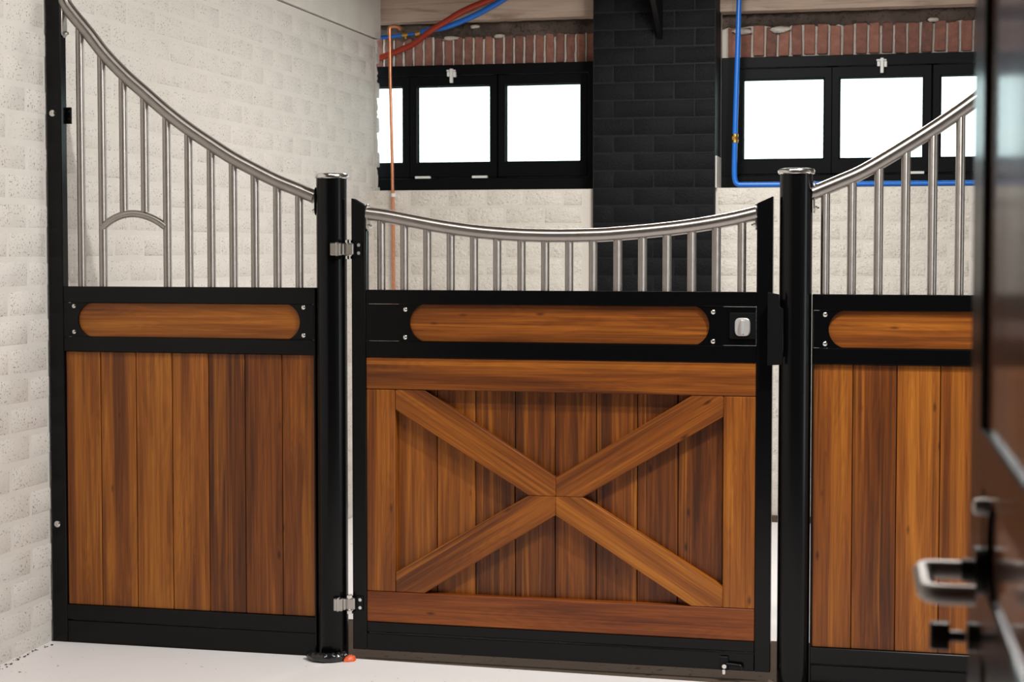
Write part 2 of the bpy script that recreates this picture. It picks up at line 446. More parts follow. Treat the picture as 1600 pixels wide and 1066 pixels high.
# wall_back: low wall, piers and lintel around two window openings
bm = bmesh.new()
box(bm, (-3.8, 3.8728, -.2), (4.6, 4.3, 1.79))
box(bm, (-3.8, 4.10, 1.79), (-3.475, 4.3, 3.14)); box(bm, (-1.72, 4.10, 1.79), (-.995, 4.3, 3.14)); box(bm, (.80, 4.05, 1.79), (4.6, 4.3, 3.14))
box(bm, (-3.475, 4.206, 2.552), (-1.72, 4.3, 3.14)); box(bm, (-.995, 4.206, 2.552), (.80, 4.3, 3.14))
wall_back = struct(finish('wall_back', bm, 'backcore', center=False))
BL, BH = .23, .1
fb = [block_mesh('block', BL - .010, BH - .010, .02, .008, 'backblock', 60 + k) for k in range(5)]
hb = [block_mesh('block', BL / 2 - .010, BH - .010, .02, .008, 'backblock', 70 + k) for k in range(3)]
rest = []
for r in range(18):
    zc = 1.79 - BH * (r + .5)
    for x0, x1 in ((-3.02, -1.69), (-.985, 1.2)):
        x = x0 - (BL / 2 if r % 2 else 0)
        while x < x1 - .05:
            xa, xb = max(x, x0), min(x + BL, x1)
            me = random.choice(fb if xb - xa > .2 else hb)
            if xb - xa > .08:
                loc = ((xa + xb) / 2 if xb - xa > .2 or xa == x0 else xa + BL / 4, 3.87 + random.uniform(-.0015, .0012), zc)
                if r < 6 and xb < .6: lay('block', me, BACK_ROT, loc, wall_back, .004)
                else: rest.append((me, BACK_ROT, loc))
            x += BL
joined_blocks('block_courses', rest, wall_back, 'backblock')
# soldier course of red bricks above the windows
bmesh_b = []
def brick_mesh(wd, ht, seed):
    rnd = random.Random(seed); bm = bmesh.new(); box(bm, (-wd/2, -ht/2, -.06), (wd/2, ht/2, 0))
    for v in bm.verts: v.co += Vector((rnd.uniform(-.002, .002), rnd.uniform(-.004, .004) if v.co.y > 0 else 0, rnd.uniform(-.003, .003)))
    es = list(bm.edges); bmesh.ops.bevel(bm, geom=es, offset=.004, segments=1, affect='EDGES')
    bmesh.ops.recalc_face_normals(bm, faces=bm.faces)
    me = bpy.data.meshes.new('brick'); bm.to_mesh(me); bm.free(); me.materials.append(M['brick'])
    me.polygons.foreach_set('use_smooth', [True] * len(me.polygons)); me.set_sharp_from_angle(angle=math.radians(30)); return me
bricksA = [brick_mesh(.049, .172, k) for k in range(5)]; bricksB = [brick_mesh(.058, .172, 9 + k) for k in range(5)]
x = -3.42
while x < -1.72:
    lay('brick', random.choice(bricksA), BACK_ROT, (x + .031, 4.193 + random.uniform(-.003, .003), 2.638 + random.uniform(-.006, .003)), wall_back, .012); x += .0624
x = -.965
while x < .78:
    lay('brick', random.choice(bricksB), BACK_ROT, (x + .036, 4.186 + random.uniform(-.006, .004), 2.638 + random.uniform(-.003, .010)), wall_back, .02); x += .0725
# pale mortar smeared in the upright joints of the left course, thin on the right one
bm = bmesh.new(); x = -3.42
for base, pitch, end, wj, dep in ((-3.42, .0624, -1.72, .0125, 4.194), (-.965, .0725, .78, .011, 4.199)):
    x = base
    while x < end:
        prev = None
        for k in range(7):
            z = 2.553 + (.155 + random.uniform(-.02, .02)) * k / 6; h = wj / 2 * random.uniform(.7, 1.25); c = x + random.uniform(-.0015, .0015)
            ring = [bm.verts.new(p) for p in ((c - h, dep + .02, z), (c - h * .8, dep + random.uniform(-.002, .003), z), (c + h * .8, dep + random.uniform(-.002, .003), z), (c + h, dep + .02, z))]
            if prev:
                for i in range(3): bm.faces.new((prev[i], prev[i+1], ring[i+1], ring[i]))
            prev = ring
        x += pitch
o = finish('brick_mortar', bm, 'mortar', wall_back, center=False); o['kind'] = 'stuff'
# crumbled mortar bed between the bricks and the beam
def rubble(bm, x0, x1, y, z0, z1, nx, nz, amp, seed):
    rnd = random.Random(seed); g = []
    for i in range(nx + 1):
        col = []
        for k in range(nz + 1):
            t = k / nz; e = math.sin(math.pi * min(1, t * 1.0)) * amp
            zz = z0 + (z1 - z0) * t + (rnd.uniform(-.012, .012) if 0 < k < nz else (rnd.uniform(-.014, .01) if k == 0 else 0))
            col.append(bm.verts.new((x0 + (x1 - x0) * i / nx + rnd.uniform(-.006, .006), y - e * rnd.uniform(.3, 1.3), zz)))
        g.append(col)
    for i in range(nx):
        for k in range(nz): bm.faces.new((g[i][k], g[i+1][k], g[i+1][k+1], g[i][k+1]))
bm = bmesh.new(); rubble(bm, -3.46, -1.70, 4.2, 2.712, 2.83, 60, 5, .035, 3); rubble(bm, -.99, .8, 4.2, 2.725, 2.83, 60, 5, .03, 4)
o = finish('crumbled_mortar', bm, 'rubble', wall_back, center=False, ang=60); o['kind'] = 'stuff'
bm = bmesh.new()
def lump(bm, c, s, seed):
    rnd = random.Random(seed); n0 = len(bm.verts); bmesh.ops.create_icosphere(bm, subdivisions=2, radius=1); bm.verts.ensure_lookup_table()
    for v in bm.verts[n0:]:
        k = 1 + rnd.uniform(-.22, .22); v.co = Vector((c[0] + v.co.x * s[0] * k, c[1] + v.co.y * s[1] * k, c[2] + v.co.z * s[2] * k))
for i, (x, z, sx, sz) in enumerate(((-2.32, 2.715, .032, .012), (-2.47, 2.775, .03, .012), (-.88, 2.70, .06, .016), (-.66, 2.705, .055, .02), (.19, 2.735, .03, .012), (-2.62, 2.71, .05, .012))):
    lump(bm, (x, 4.17, z), (sx, .02, sz), i)
o = finish('mortar_lumps', bm, 'mortar', wall_back, center=False, ang=60); o['kind'] = 'stuff'
# timber plate over the openings
bm = bmesh.new(); box(bm, (-3.47, 4.06, 2.802), (.95, 4.20, 3.13)); o = struct(finish('trim_3', bm, 'timber', bevel=.004))
bm = bmesh.new(); box(bm, (-3.47, 4.045, 2.905), (.95, 4.061, 3.13)); finish('face_board', bm, 'timber', o, bevel=.002)
# dirty skirting strip
bm = bmesh.new(); box(bm, (-3.01, 3.842, -.09), (1.2, 3.874, -.055)); struct(finish('baseboard_back', bm, 'bare', center=False))

# --- black painted pillar between the windows
bm = bmesh.new(); box(bm, (-1.688, 3.8225, -.1), (-.994, 4.12, 3.14))
pillar = struct(finish('wall_pillar', bm, 'blackmortar', center=False))
PB = (1.688 - .994) / 3
pf = [block_mesh('block', PB - .008, .0995 - .009, .02, .005, 'blackblock', 80 + k) for k in range(5)]
ph_ = [block_mesh('block', PB / 2 - .008, .0995 - .009, .02, .005, 'blackblock', 90 + k) for k in range(3)]
rest = []
for r in range(-18, 14):
    zc = 1.789 + .0995 * (r + .5)
    xs = [(-1.688 + PB * (i + .5), pf) for i in range(3)] if r % 2 else [(-1.688 + PB * .25, ph_), (-1.688 + PB, pf), (-1.688 + 2 * PB, pf), (-.994 - PB * .25, ph_)]
    for x, ms in xs:
        me = random.choice(ms); loc = (x, 3.82 + random.uniform(-.001, .001), zc)
        if -6 <= r < 12: lay('block', me, BACK_ROT, loc, pillar, .004)
        else: rest.append((me, BACK_ROT, loc))
joined_blocks('block_courses', rest, pillar, 'blackblock')
bm = bmesh.new(); box(bm, (-.9945, 3.845, 1.79), (-.986, 4.10, 1.97)); finish('paint_edge', bm, 'plaster', pillar, bevel=.002)

# --- windows
def ring_frame(bm, x0, x1, z0, z1, w_l, w_r, w_b, w_t, y0, y1):
    o = [(x0, z0), (x1, z0), (x1, z1), (x0, z1)]; i = [(x0 + w_l, z0 + w_b), (x1 - w_r, z0 + w_b), (x1 - w_r, z1 - w_t), (x0 + w_l, z1 - w_t)]
    V = {}
    for nm, pl in (('o', o), ('i', i)):
        for k, (x, z) in enumerate(pl):
            for s, y in ((0, y0), (1, y1)): V[nm, k, s] = bm.verts.new((x, y, z))
    for k in range(4):
        q = (k + 1) % 4
        bm.faces.new((V['o',k,0], V['o',q,0], V['i',q,0], V['i',k,0])); bm.faces.new((V['o',k,1], V['i',k,1], V['i',q,1], V['o',q,1]))
        bm.faces.new((V['o',k,0], V['o',k,1], V['o',q,1], V['o',q,0])); bm.faces.new((V['i',k,0], V['i',q,0], V['i',q,1], V['i',k,1]))
def window(idx, lites, x0, x1, zb, zt, latch_x, tabs):
    bm = bmesh.new()
    ring_frame(bm, x0, x1, 1.795, 2.548, lites[0][0] - .047 - x0, x1 - lites[-1][1] - .047, .078, .062, 4.14, 4.24)
    for (a, b), (c, d) in zip(lites, lites[1:]): box(bm, (b + .012, 4.206, 1.86), (c - .012, 4.24, 2.50))
    fr = struct(finish('window_%d' % idx, bm, 'winblack', bevel=.003))
    bm = bmesh.new(); box(bm, (x0, 4.10, 1.795), (x1, 4.15, 1.868)); finish('sill', bm, 'winblack', fr, bevel=.004)
    for a, b in lites:
        bm = bmesh.new(); ring_frame(bm, a - .0445, b + .0445, 1.875, 2.484, .0445, .0445, zb - 1.875, 2.484 - zt, 4.148, 4.205)
        s = finish('sash', bm, 'winblack', fr, bevel=.004)
        bm = bmesh.new(); ring_frame(bm, a - .003, b + .003, zb - .003, zt + .003, .009, .009, .009, .009, 4.172, 4.190); finish('glazing_bead', bm, 'winblack', s, bevel=.001)
        bm = bmesh.new(); box(bm, (a - .002, 4.191, zb - .002), (b + .002, 4.197, zt + .002)); finish('pane', bm, 'glass', s)
    bm = bmesh.new(); box(bm, (latch_x - .03, 4.128, 2.508), (latch_x + .025, 4.141, 2.518)); box(bm, (latch_x - .008, 4.118, 2.44), (latch_x + .010, 4.141, 2.524))
    box(bm, (latch_x - .026, 4.124, 2.478), (latch_x - .010, 4.148, 2.506)); box(bm, (latch_x + .012, 4.124, 2.474), (latch_x + .028, 4.148, 2.506))
    finish('latch', bm, 'whiteplastic', fr, bevel=.0015)
    for tx in tabs:
        bm = bmesh.new(); v = []
        for y, hw in ((4.092, .047), (4.15, .038)):
            for z in (1.868, 1.882): v += [bm.verts.new((tx - hw, y, z)), bm.verts.new((tx + hw, y, z))]
        for f in ((0,1,3,2), (4,6,7,5), (0,4,5,1), (2,3,7,6), (0,2,6,4), (1,5,7,3)): bm.faces.new([v[i] for i in f])
        finish('opener_tab', bm, 'whiteplastic', fr, bevel=.001)
window(1, [(-3.373, -2.918), (-2.826, -2.373), (-2.278, -1.823)], -3.47, -1.725, 1.964, 2.424, -2.605, (-2.775, -2.422))
window(2, [(-.868, -.408), (-.322, .143), (.236, .70)], -.99, .795, 1.961, 2.421, -.088, (.103, -.55))

# ------------------------------------------------------------------ steel and board helpers for the stall front
YF, YB = 0.0, .042; YC = .021
def flange(name, x, z0, z1, mat, parent, side):
    """small round-ended plate lying in the YZ plane, with two bolt heads"""
    bm = bmesh.new(); r = .019; n = 8; A = []; yc = YC
    for t in range(n + 1): A.append((yc + r * math.cos(math.pi * t / n), z1 - r + r * math.sin(math.pi * t / n)))
    for t in range(n + 1): A.append((yc + r * math.cos(math.pi + math.pi * t / n), z0 + r + r * math.sin(math.pi + math.pi * t / n)))
    P = [bm.verts.new((x - .0025, y, z)) for y, z in A]; Q = [bm.verts.new((x + .0025, y, z)) for y, z in A]
    bm.faces.new(P); bm.faces.new(Q[::-1])
    for i in range(len(A)): bm.faces.new((P[i], Q[i], Q[(i+1) % len(A)], P[(i+1) % len(A)]))
    o = finish(name, bm, mat, parent, bevel=.0008)
    bm = bmesh.new(); tube(bm, [(x, YC, z0 + .016), (x + side * .010, YC, z0 + .016)], .0085, 6); tube(bm, [(x + side * .010, YC, z0 + .016), (x + side * .016, YC, z0 + .016)], .0055, 10)
    finish('flange_bolt', bm, 'chrome', parent)
    return o
def bar(x, z0, z1, parent, r=.0148):
    bm = bmesh.new(); tube(bm, [(x, YC, z0), (x, YC, z1)], r, 16); return finish('bar', bm, 'steel', parent)
def rail_z(path, x):
    for a, b in zip(path, path[1:]):
        if min(a.x, b.x) <= x <= max(a.x, b.x):
            t = (x - a.x) / (b.x - a.x) if b.x != a.x else 0; return a.z + (b.z - a.z) * t
    return path[-1].z
def screw(x, z, parent, r=.0078, y=YF):
    bm = bmesh.new(); prof = [(r, 0), (r * .95, .0022), (r * .6, .0042), (r * .25, .0046), (r * .2, .0034)]
    rings = []
    for rr, h in prof: rings.append([bm.verts.new((x + rr * math.cos(2*math.pi*k/14), y - h, z + rr * math.sin(2*math.pi*k/14))) for k in range(14)])
    for A, B in zip(rings, rings[1:]):
        for k in range(14): bm.faces.new((A[k], A[(k+1) % 14], B[(k+1) % 14], B[k]))
    bm.faces.new(rings[-1]); return finish('screw', bm, 'chrome', parent)
def end_plate(x_out, x_arc, x_tip, z0, z1, parent, screws):
    """black plate whose inner edge is a hollow arc hugging the rounded board"""
    zc = (z0 + z1) / 2; h = (z1 - z0) / 2; sg = x_tip - x_arc; R = (h * h + sg * sg) / (2 * abs(sg)); s = 1 if sg > 0 else -1
    cx = x_arc + s * R; th = math.asin(min(1, h / R)); arc = []
    if abs(sg) > R: th = math.pi - th
    for k in range(19):
        t = -th + 2 * th * k / 18; arc.append((cx - s * R * math.cos(t), zc + R * math.sin(t)))
    bm = bmesh.new(); F = []; Bk = []
    outer = [(x_out, z0 + (z1 - z0) * k / 18) for k in range(19)]
    vf = [[bm.verts.new((x, .003, z)) for x, z in q] for q in (outer, arc)]; vb = [[bm.verts.new((x, .013, z)) for x, z in q] for q in (outer, arc)]
    for k in range(18):
        bm.faces.new((vf[0][k], vf[1][k], vf[1][k+1], vf[0][k+1])); bm.faces.new((vb[0][k], vb[0][k+1], vb[1][k+1], vb[1][k]))
        bm.faces.new((vf[1][k], vb[1][k], vb[1][k+1], vf[1][k+1])); bm.faces.new((vf[0][k], vf[0][k+1], vb[0][k+1], vb[0][k]))
    bm.faces.new((vf[0][0], vb[0][0], vb[1][0], vf[1][0])); bm.faces.new((vf[0][18], vf[1][18], vb[1][18], vb[0][18]))
    o = finish('end_plate', bm, 'black', parent, ang=40)
    for sx, sz in screws: screw(sx, sz, o, y=.003)
    return o
def hsec(name, x0, x1, z0, z1, parent, y0=YF, y1=YB, mat='black'):
    return bxo(name, (x0, y0, z0), (x1, y1, z1), mat, parent, .0022)

# ------------------------------------------------------------------ LEFT PARTITION
def rail_part(path, parent, r=.0242):
    bm = bmesh.new(); tube(bm, path, r, 22); return finish('handrail', bm, 'steel', parent)
lp = thing('stall_partition', 'black-framed plank stall panel with steel bars sweeping up to the white block wall', 'partition', (-2.5, .02, 0), 'plank stall panels')
hsec('wall_stile', -3.019, -2.962, 0, 2.62, lp)
hsec('top_rail', -2.962, -1.991, 1.252, 1.311, lp)
hsec('middle_rail', -2.962, -1.991, 1.074, 1.127, lp)
hsec('bottom_rail', -2.962, -1.991, .085, .139, lp)
hsec('kick_plate', -2.962, -1.991, .0, .0815, lp, .004, .038)
hsec('right_stile', -1.9985, -1.991, .0, 1.311, lp, .001, .041)
for b in ((-2.996, 1.941), (-2.996, .436)):
    s = screw(b[0], b[1], lp, .0125); s.name = 'bolt'
board('inset_board', -2.94, -2.01, 1.127, 1.252, .013, .033, 'board', lp, 'x')
end_plate(-2.961, -2.906, -2.857, 1.128, 1.251, lp, ((-2.921, 1.239), (-2.921, 1.145)))
end_plate(-1.999, -2.050, -2.093, 1.128, 1.251, lp, ((-2.036, 1.241), (-2.036, 1.142)))
edges = [-2.9615, -2.824, -2.684, -2.5435, -2.402, -2.263, -2.1225, -1.9985]
for a, b in zip(edges, edges[1:]): board('plank', a + .0012, b - .0012, .139, 1.0735, .012, .034, 'wood', lp, 'z', .0022)
bxo('light_stop_sheet', (-2.961, .0345, .10), (-1.999, .0415, 1.10), 'blackmatte', lp, 0)  # unseen dark sheet added to block light through the plank gaps
raw = [(-2.958, 2.365), (-2.936, 2.327), (-2.851, 2.227), (-2.789, 2.151), (-2.711, 2.073), (-2.634, 2.008), (-2.549, 1.937), (-2.465, 1.875), (-2.382, 1.821), (-2.299, 1.770), (-2.216, 1.727), (-2.133, 1.687), (-2.052, 1.655), (-1.991, 1.630)]
lpath = smooth_path([(x * 1.0038 if i else -2.955, YC, 1.45 + (z - 1.45) * 1.0038) for i, (x, z) in enumerate(raw)], 52)
hr = rail_part(lpath, lp)
flange('flange', -2.9575, 2.215, 2.40, 'plate', hr, 1)
flange('flange', -1.992, 1.565, 1.665, 'black', hr, -1)
bx = [-2.885, -2.801, -2.718, -2.635, -2.55, -2.466, -2.381, -2.297, -2.215, -2.131, -2.049]
for i, x in enumerate(bx):
    X = x * 1.0038; top = rail_z(lpath, X)
    bar(X, 1.580 if i in (2, 3) else 1.3105, top, lp)
arc = [(x * 1.0038, YC - .004, z) for x, z in ((-2.803, 1.524), (-2.772, 1.548), (-2.735, 1.566), (-2.700, 1.574), (-2.665, 1.574), (-2.628, 1.566), (-2.590, 1.550), (-2.553, 1.526))]
bm = bmesh.new(); tube(bm, smooth_path(arc, 30), .0135, 14); finish('arch_bar', bm, 'steel', lp)
# black fixing bracket behind the wall stile
bm = bmesh.new(); box(bm, (-3.019, .0425, 1.905), (-2.946, .052, 1.965)); wb = finish('wall_bracket', bm, 'blackmatte', lp, bevel=.001)
bm = bmesh.new()
for dx, dz in ((-2.953, 1.950), (-2.953, 1.922)): tube(bm, [(dx, .0425, dz), (dx, .040, dz)], .005, 8)
finish('bracket_screws', bm, 'chrome', wb)

# ------------------------------------------------------------------ GATE
gt = thing('stall_gate', 'closed low stall gate with crossed wooden braces and a dipping steel handrail', 'gate', (-1.125, .02, 0))
def stile(x0, x1, z0, za, zb, parent):
    bm = bmesh.new(); prism(bm, [(x0, z0), (x1, z0), (x1, zb), (x0, za)], YF, YB); return finish('stile', bm, 'black', parent, bevel=.0022)
stile(-1.857, -1.806, .034, 1.625, 1.598, gt)
stile(-.449, -.396, .034, 1.598, 1.622, gt)
hsec('top_rail', -1.806, -.449, 1.256, 1.305, gt)
hsec('middle_rail', -1.806, -.449, 1.069, 1.126, gt)
hsec('bottom_rail', -1.806, -.449, .098, .135, gt, .003, .056)
hsec('kick_plate', -1.806, -.449, .034, .0935, gt, .001, .056)
board('inset_board', -1.69, -.56, 1.126, 1.256, .014, .036, 'board', gt, 'x')
end_plate(-1.805, -1.646, -1.599, 1.127, 1.255, gt, ((-1.661, 1.237), (-1.662, 1.140)))
rp_ = end_plate(-.450, -.605, -.648, 1.127, 1.255, gt, ((-.592, 1.237), (-.592, 1.139)))
lk = bxo('lock_plate', (-.537, -.004, 1.149), (-.4495, .0028, 1.236), 'blackmatte', gt, .002)
bm = bmesh.new(); prism(bm, [(-.4935 + .0255 * math.copysign(abs(math.cos(t)) ** .55, math.cos(t)), 1.189 + .030 * math.copysign(abs(math.sin(t)) ** .55, math.sin(t))) for t in (2 * math.pi * k / 28 for k in range(28))], -.014, -.0035)
kb = finish('turn_knob', bm, 'satin', lk, bevel=.003)
bm = bmesh.new(); box(bm, (-.5005, -.030, 1.163), (-.4865, -.013, 1.214)); finish('knob_grip', bm, 'satin', lk, bevel=.004)
board('top_board', -1.8055, -.4485, .9575, 1.0685, .002, .038, 'board', gt, 'x', .003)
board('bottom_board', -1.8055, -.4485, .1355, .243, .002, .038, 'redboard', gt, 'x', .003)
board('side_board', -1.8055, -1.701, .2440, .9565, .003, .038, 'board', gt, 'z', .003)
board('side_board', -.556, -.4485, .2440, .9565, .003, .038, 'board', gt, 'z', .003)
zc = .600; xc = -1.128
ul = [(-1.7, .9565), (-1.595, .9565), (xc, .6655), (xc, zc + .0006), (-1.2225, zc + .0006), (-1.7, .8865)]
mir = lambda p: [(2 * xc - x, z) for x, z in p]; flp = lambda p: [(x, 2 * zc + .0005 - z) for x, z in p]
for p, d in ((ul, (-.467, .291)), (mir(ul), (.467, .291)), (flp(ul), (-.467, -.291)), (mir(flp(ul)), (.467, -.291))):
    poly_board('brace', p, .004, .038, 'board', gt, (d[0], 0, d[1]), .0022)
edges = [-1.70, -1.5485, -1.4105, -1.2700, -1.1295, -.987, -.846, -.708, -.556]
edges = [e * 1.006 - .0 for e in edges]
for a, b in zip(edges, edges[1:]): board('plank', a + .0012, b - .0012, .2, .99, .0385, .054, 'wood', gt, 'z', .0022)
bxo('light_stop_sheet', (-1.805, .0545, .16), (-.45, .058, 1.10), 'blackmatte', gt, 0)  # added dark sheet, keeps light from leaking between the gate planks
raw = [(-1.8055, 1.571), (-1.735, 1.5625), (-1.667, 1.550), (-1.529, 1.5245), (-1.393, 1.506), (-1.258, 1.496), (-1.124, 1.4925), (-.991, 1.4945), (-.926, 1.498), (-.795, 1.509), (-.666, 1.524), (-.539, 1.5455), (-.4495, 1.566)]
dpath = smooth_path([(min(max(x * 1.0038, -1.805), -.4495), YC, 1.45 + (z - 1.45) * 1.0038) for x, z in raw], 48)
hr = rail_part(dpath, gt)
flange('flange', -1.8025, 1.51, 1.605, 'plate', hr, 1); flange('flange', -.4525, 1.51, 1.60, 'plate', hr, -1)
for x in (-1.747, -1.664, -1.581, -1.497, -1.414, -1.332, -1.247, -1.164, -1.081, -.999, -.914, -.83, -.747, -.664, -.582, -.498):
    bar(x * 1.0038, 1.3045, rail_z(dpath, x * 1.0038), gt)
bm = bmesh.new(); prism(bm, [(-.4085, 1.306), (-.371, 1.299), (-.369, 1.258), (-.358, 1.252), (-.357, 1.12), (-.362, 1.068), (-.4085, 1.065)], -.047, -.040)
lc = finish('latch_cover', bm, 'blackmatte', gt, bevel=.0015)
bm = bmesh.new(); box(bm, (-.4085, -.041, 1.09), (-.4025, .0, 1.28)); finish('cover_return', bm, 'blackmatte', lc, bevel=.001)
# floor bolt in the kick plate
fbp = bxo('floor_bolt', (-.563, -.012, .036), (-.534, .001, .082), 'blackmatte', gt, .002)
bm = bmesh.new(); tube(bm, [(-.546, -.013, .052), (-.546, -.026, .052)], .0075, 12); tube(bm, [(-.549, -.004, .040), (-.549, -.004, .022)], .008, 12); finish('bolt_pin', bm, 'chrome', fbp)
bm = bmesh.new(); tube(bm, smooth_path([(-.540, -.016, .058), (-.505, -.016, .056), (-.492, -.018, .054), (-.489, -.018, .040)], 12), .0055, 10); finish('bolt_lever', bm, 'blackmatte', fbp)

# ------------------------------------------------------------------ ROUND POSTS
def post(cx, label):
    t = thing('gate_post', label, 'post', (cx, .021, 0), 'round black posts')
    bm = bmesh.new(); lathe(bm, [(.0535, 0), (.0535, 1.699), (.052, 1.701)], (cx, .021, 0), 48); finish('post_tube', bm, 'black', t)
    bm = bmesh.new(); lathe(bm, [(.0575, 1.694), (.0605, 1.697), (.0605, 1.706), (.057, 1.711), (.040, 1.7135), (.012, 1.715)], (cx, .021, 0), 48); finish('post_cap', bm, 'chrome', t)
    return t
p1 = post(-1.9365, 'round black post with steel cap to the left of the gate, carrying the hinges')
p2 = post(-.3225, 'round black post with steel cap to the right of the gate, beside the lock')

def strap(z0, z1, a0, a1, cx, parent, mat, r0=.0537, r1=.0585):
    bm = bmesh.new(); n = 14; q = []
    for k in range(n + 1):
        t = a0 + (a1 - a0) * k / n; c, s = math.cos(t), math.sin(t)
        q.append([bm.verts.new((cx + r * c, .021 + r * s, z)) for r, z in ((r0, z0), (r1, z0), (r1, z1), (r0, z1))])
    for A, B in zip(q, q[1:]):
        for k in range(4): bm.faces.new((A[k], A[(k+1) % 4], B[(k+1) % 4], B[k]))
    bm.faces.new(q[0][::-1]); bm.faces.new(q[-1]); return finish('strap', bm, mat, parent)
def hinge(z, full_strap, parent):
    h = bxo('hinge', (-1.8805, -.026, z - .020), (-1.842, -.006, z + .020), 'plate', parent, .003)
    if full_strap: strap(z - .026, z + .026, math.radians(-98), math.radians(-28), -1.9365, h, 'black')
    bm = bmesh.new(); box(bm, (-1.918 if full_strap else -1.912, -.052, z - .022), (-1.880, -.030, z + .022)); box(bm, (-1.8995, -.0535, z - .024), (-1.893, -.028, z + .024)); box(bm, (-1.884, -.04, z - .02), (-1.872, -.012, z + .02))
    finish('knuckle', bm, 'plate', h, bevel=.0025)
    bm = bmesh.new(); cx, cy = -1.862, -.019
    tube(bm, [(cx, cy, z - .036), (cx, cy, z + .034)], .0065, 12); tube(bm, [(cx, cy, z + .022), (cx, cy, z + .031)], .0125, 16); tube(bm, [(cx, cy, z - .034), (cx, cy, z - .024)], .0115, 16)
    finish('hinge_pin', bm, 'chrome', h)
    bm = bmesh.new(); box(bm, (-1.846, -.007, z - .026), (-1.818, .001, z + .026)); finish('hinge_plate', bm, 'black', h, bevel=.0015)
    bm = bmesh.new()
    for s in (-1, 1): tube(bm, [(-1.826, -.007, z + s * .014), (-1.826, -.013, z + s * .014)], .006, 12)
    finish('hinge_screws', bm, 'chrome', h)
hinge(1.447, True, gt); hinge(.199, False, gt)

# ------------------------------------------------------------------ RIGHT PARTITION
rp = thing('stall_partition', 'plank stall panel on the right, its steel bars rising behind the open dark door', 'partition', (.24, .02, 0), 'plank stall panels')
XR0, XR1 = -.2665, .715
hsec('top_rail', XR0, XR1, 1.246, 1.299, rp); hsec('middle_rail', XR0, XR1, 1.069, 1.122, rp)
hsec('bottom_rail', XR0, XR1, .072, .126, rp); hsec('kick_plate', XR0, XR1, .0, .0685, rp, .004, .038)
hsec('left_stile', XR0 - .0005, XR0 + .005, .0, 1.299, rp, .001, .041); hsec('end_stile', XR1, XR1 + .057, 0, 2.62, rp)
board('inset_board', -.245, .69, 1.122, 1.246, .013, .033, 'board', rp, 'x')
end_plate(-.2615, -.213, -.166, 1.123, 1.245, rp, ((-.2245, 1.232), (-.2245, 1.136)))
end_plate(.7145, .662, .615, 1.123, 1.245, rp, ((.675, 1.232), (.675, 1.136)))
edges = [-.262, -.1335, .0075, .1455, .287, .428, .57, .7145]
for a, b in zip(edges, edges[1:]): board('plank', a + .0012, b - .0012, .126, 1.0685, .012, .034, 'wood', rp, 'z', .0022)
bxo('light_stop_sheet', (-.262, .0345, .09), (.714, .0415, 1.10), 'blackmatte', rp, 0)  # same added light-blocking sheet behind the right-hand planks
rpts = [(-.2675, 1.6325), (-.26, 1.635), (-.185, 1.666), (-.104, 1.702), (.017, 1.774), (.137, 1.851), (.241, 1.925), (.33, 1.995), (.41, 2.062), (.49, 2.14), (.56, 2.222), (.63, 2.31), (.7145, 2.41)]
rpath = smooth_path([(x, YC, z) for x, z in rpts], 48)
hr = rail_part(rpath, rp)
flange('flange', -.2635, 1.565, 1.672, 'plate', hr, 1); flange('flange', .7115, 2.25, 2.44, 'plate', hr, -1)
for i in range(11):
    x = -.227 + .0853 * i; bar(x, 1.2985, rail_z(rpath, x), rp)

# ------------------------------------------------------------------ SMALL THINGS AT THE POST
bm = bmesh.new(); rg = random.Random(4)
tube(bm, smooth_path([(-2.004, -.024, .012), (-1.996, -.050, .015), (-1.968, -.076, .016), (-1.930, -.079, .016), (-1.898, -.062, .015), (-1.880, -.036, .014), (-1.872, -.026, .011)], 40), [.008, .011, .013, .0145, .015, .015] + [.0155 + .001 * math.sin(k * 1.3) for k in range(26)] + [.015, .0145, .014, .013, .0115], 14)
for v in bm.verts:
    if v.co.z > .016: v.co += Vector((rg.uniform(-.002, .002), rg.uniform(-.0025, .0025), rg.uniform(-.003, .004)))
    v.co.z = max(.0005, v.co.z)
tag(finish('plastic_sleeve', bm, 'foil', ang=50), 'crumpled black plastic sleeve bunched at the foot of the hinge-side round post', 'sleeve')
bm = bmesh.new(); prev = None
for k in range(9):
    t = k / 8; x = -1.872 + .034 * t; w_ = .010 * (1 - .4 * abs(t - .5)); z = .010 + .009 * math.sin(t * 3)
    ring = [bm.verts.new(p) for p in ((x, -.052 + .018 * t - w_, .0012), (x, -.050 + .018 * t - w_ * .4, z), (x, -.050 + .018 * t + w_ * .6, z * 1.1 + .003 * (k % 2)), (x, -.048 + .018 * t + w_, .0012))]
    if prev:
        for i in range(4): bm.faces.new((prev[i], prev[(i+1) % 4], ring[(i+1) % 4], ring[i]))
    else: bm.faces.new(ring[::-1])
    prev = ring
bm.faces.new(prev); tag(finish('plastic_scrap', bm, 'orange', ang=60), 'small orange plastic scrap on the floor beside the hinge-side post', 'scrap')

bm = bmesh.new(); rg = random.Random(21)
for k in range(70):
    y = rg.uniform(-.95, -.02); d = abs(rg.gauss(0, .012)); n0 = len(bm.verts); bmesh.ops.create_icosphere(bm, subdivisions=1, radius=1); bm.verts.ensure_lookup_table()
    q = rg.uniform(.0015, .005)
    for v in bm.verts[n0:]: v.co = Vector((-3.013 + d + v.co.x * q * rg.uniform(.8, 1.4), y + v.co.y * q * rg.uniform(.8, 1.6), q * .45 + v.co.z * q * .5))
o = tag(finish('grit', bm, 'rubble', ang=60), 'dark grit and crumbs along the foot of the white block wall', 'grit'); o['kind'] = 'stuff'

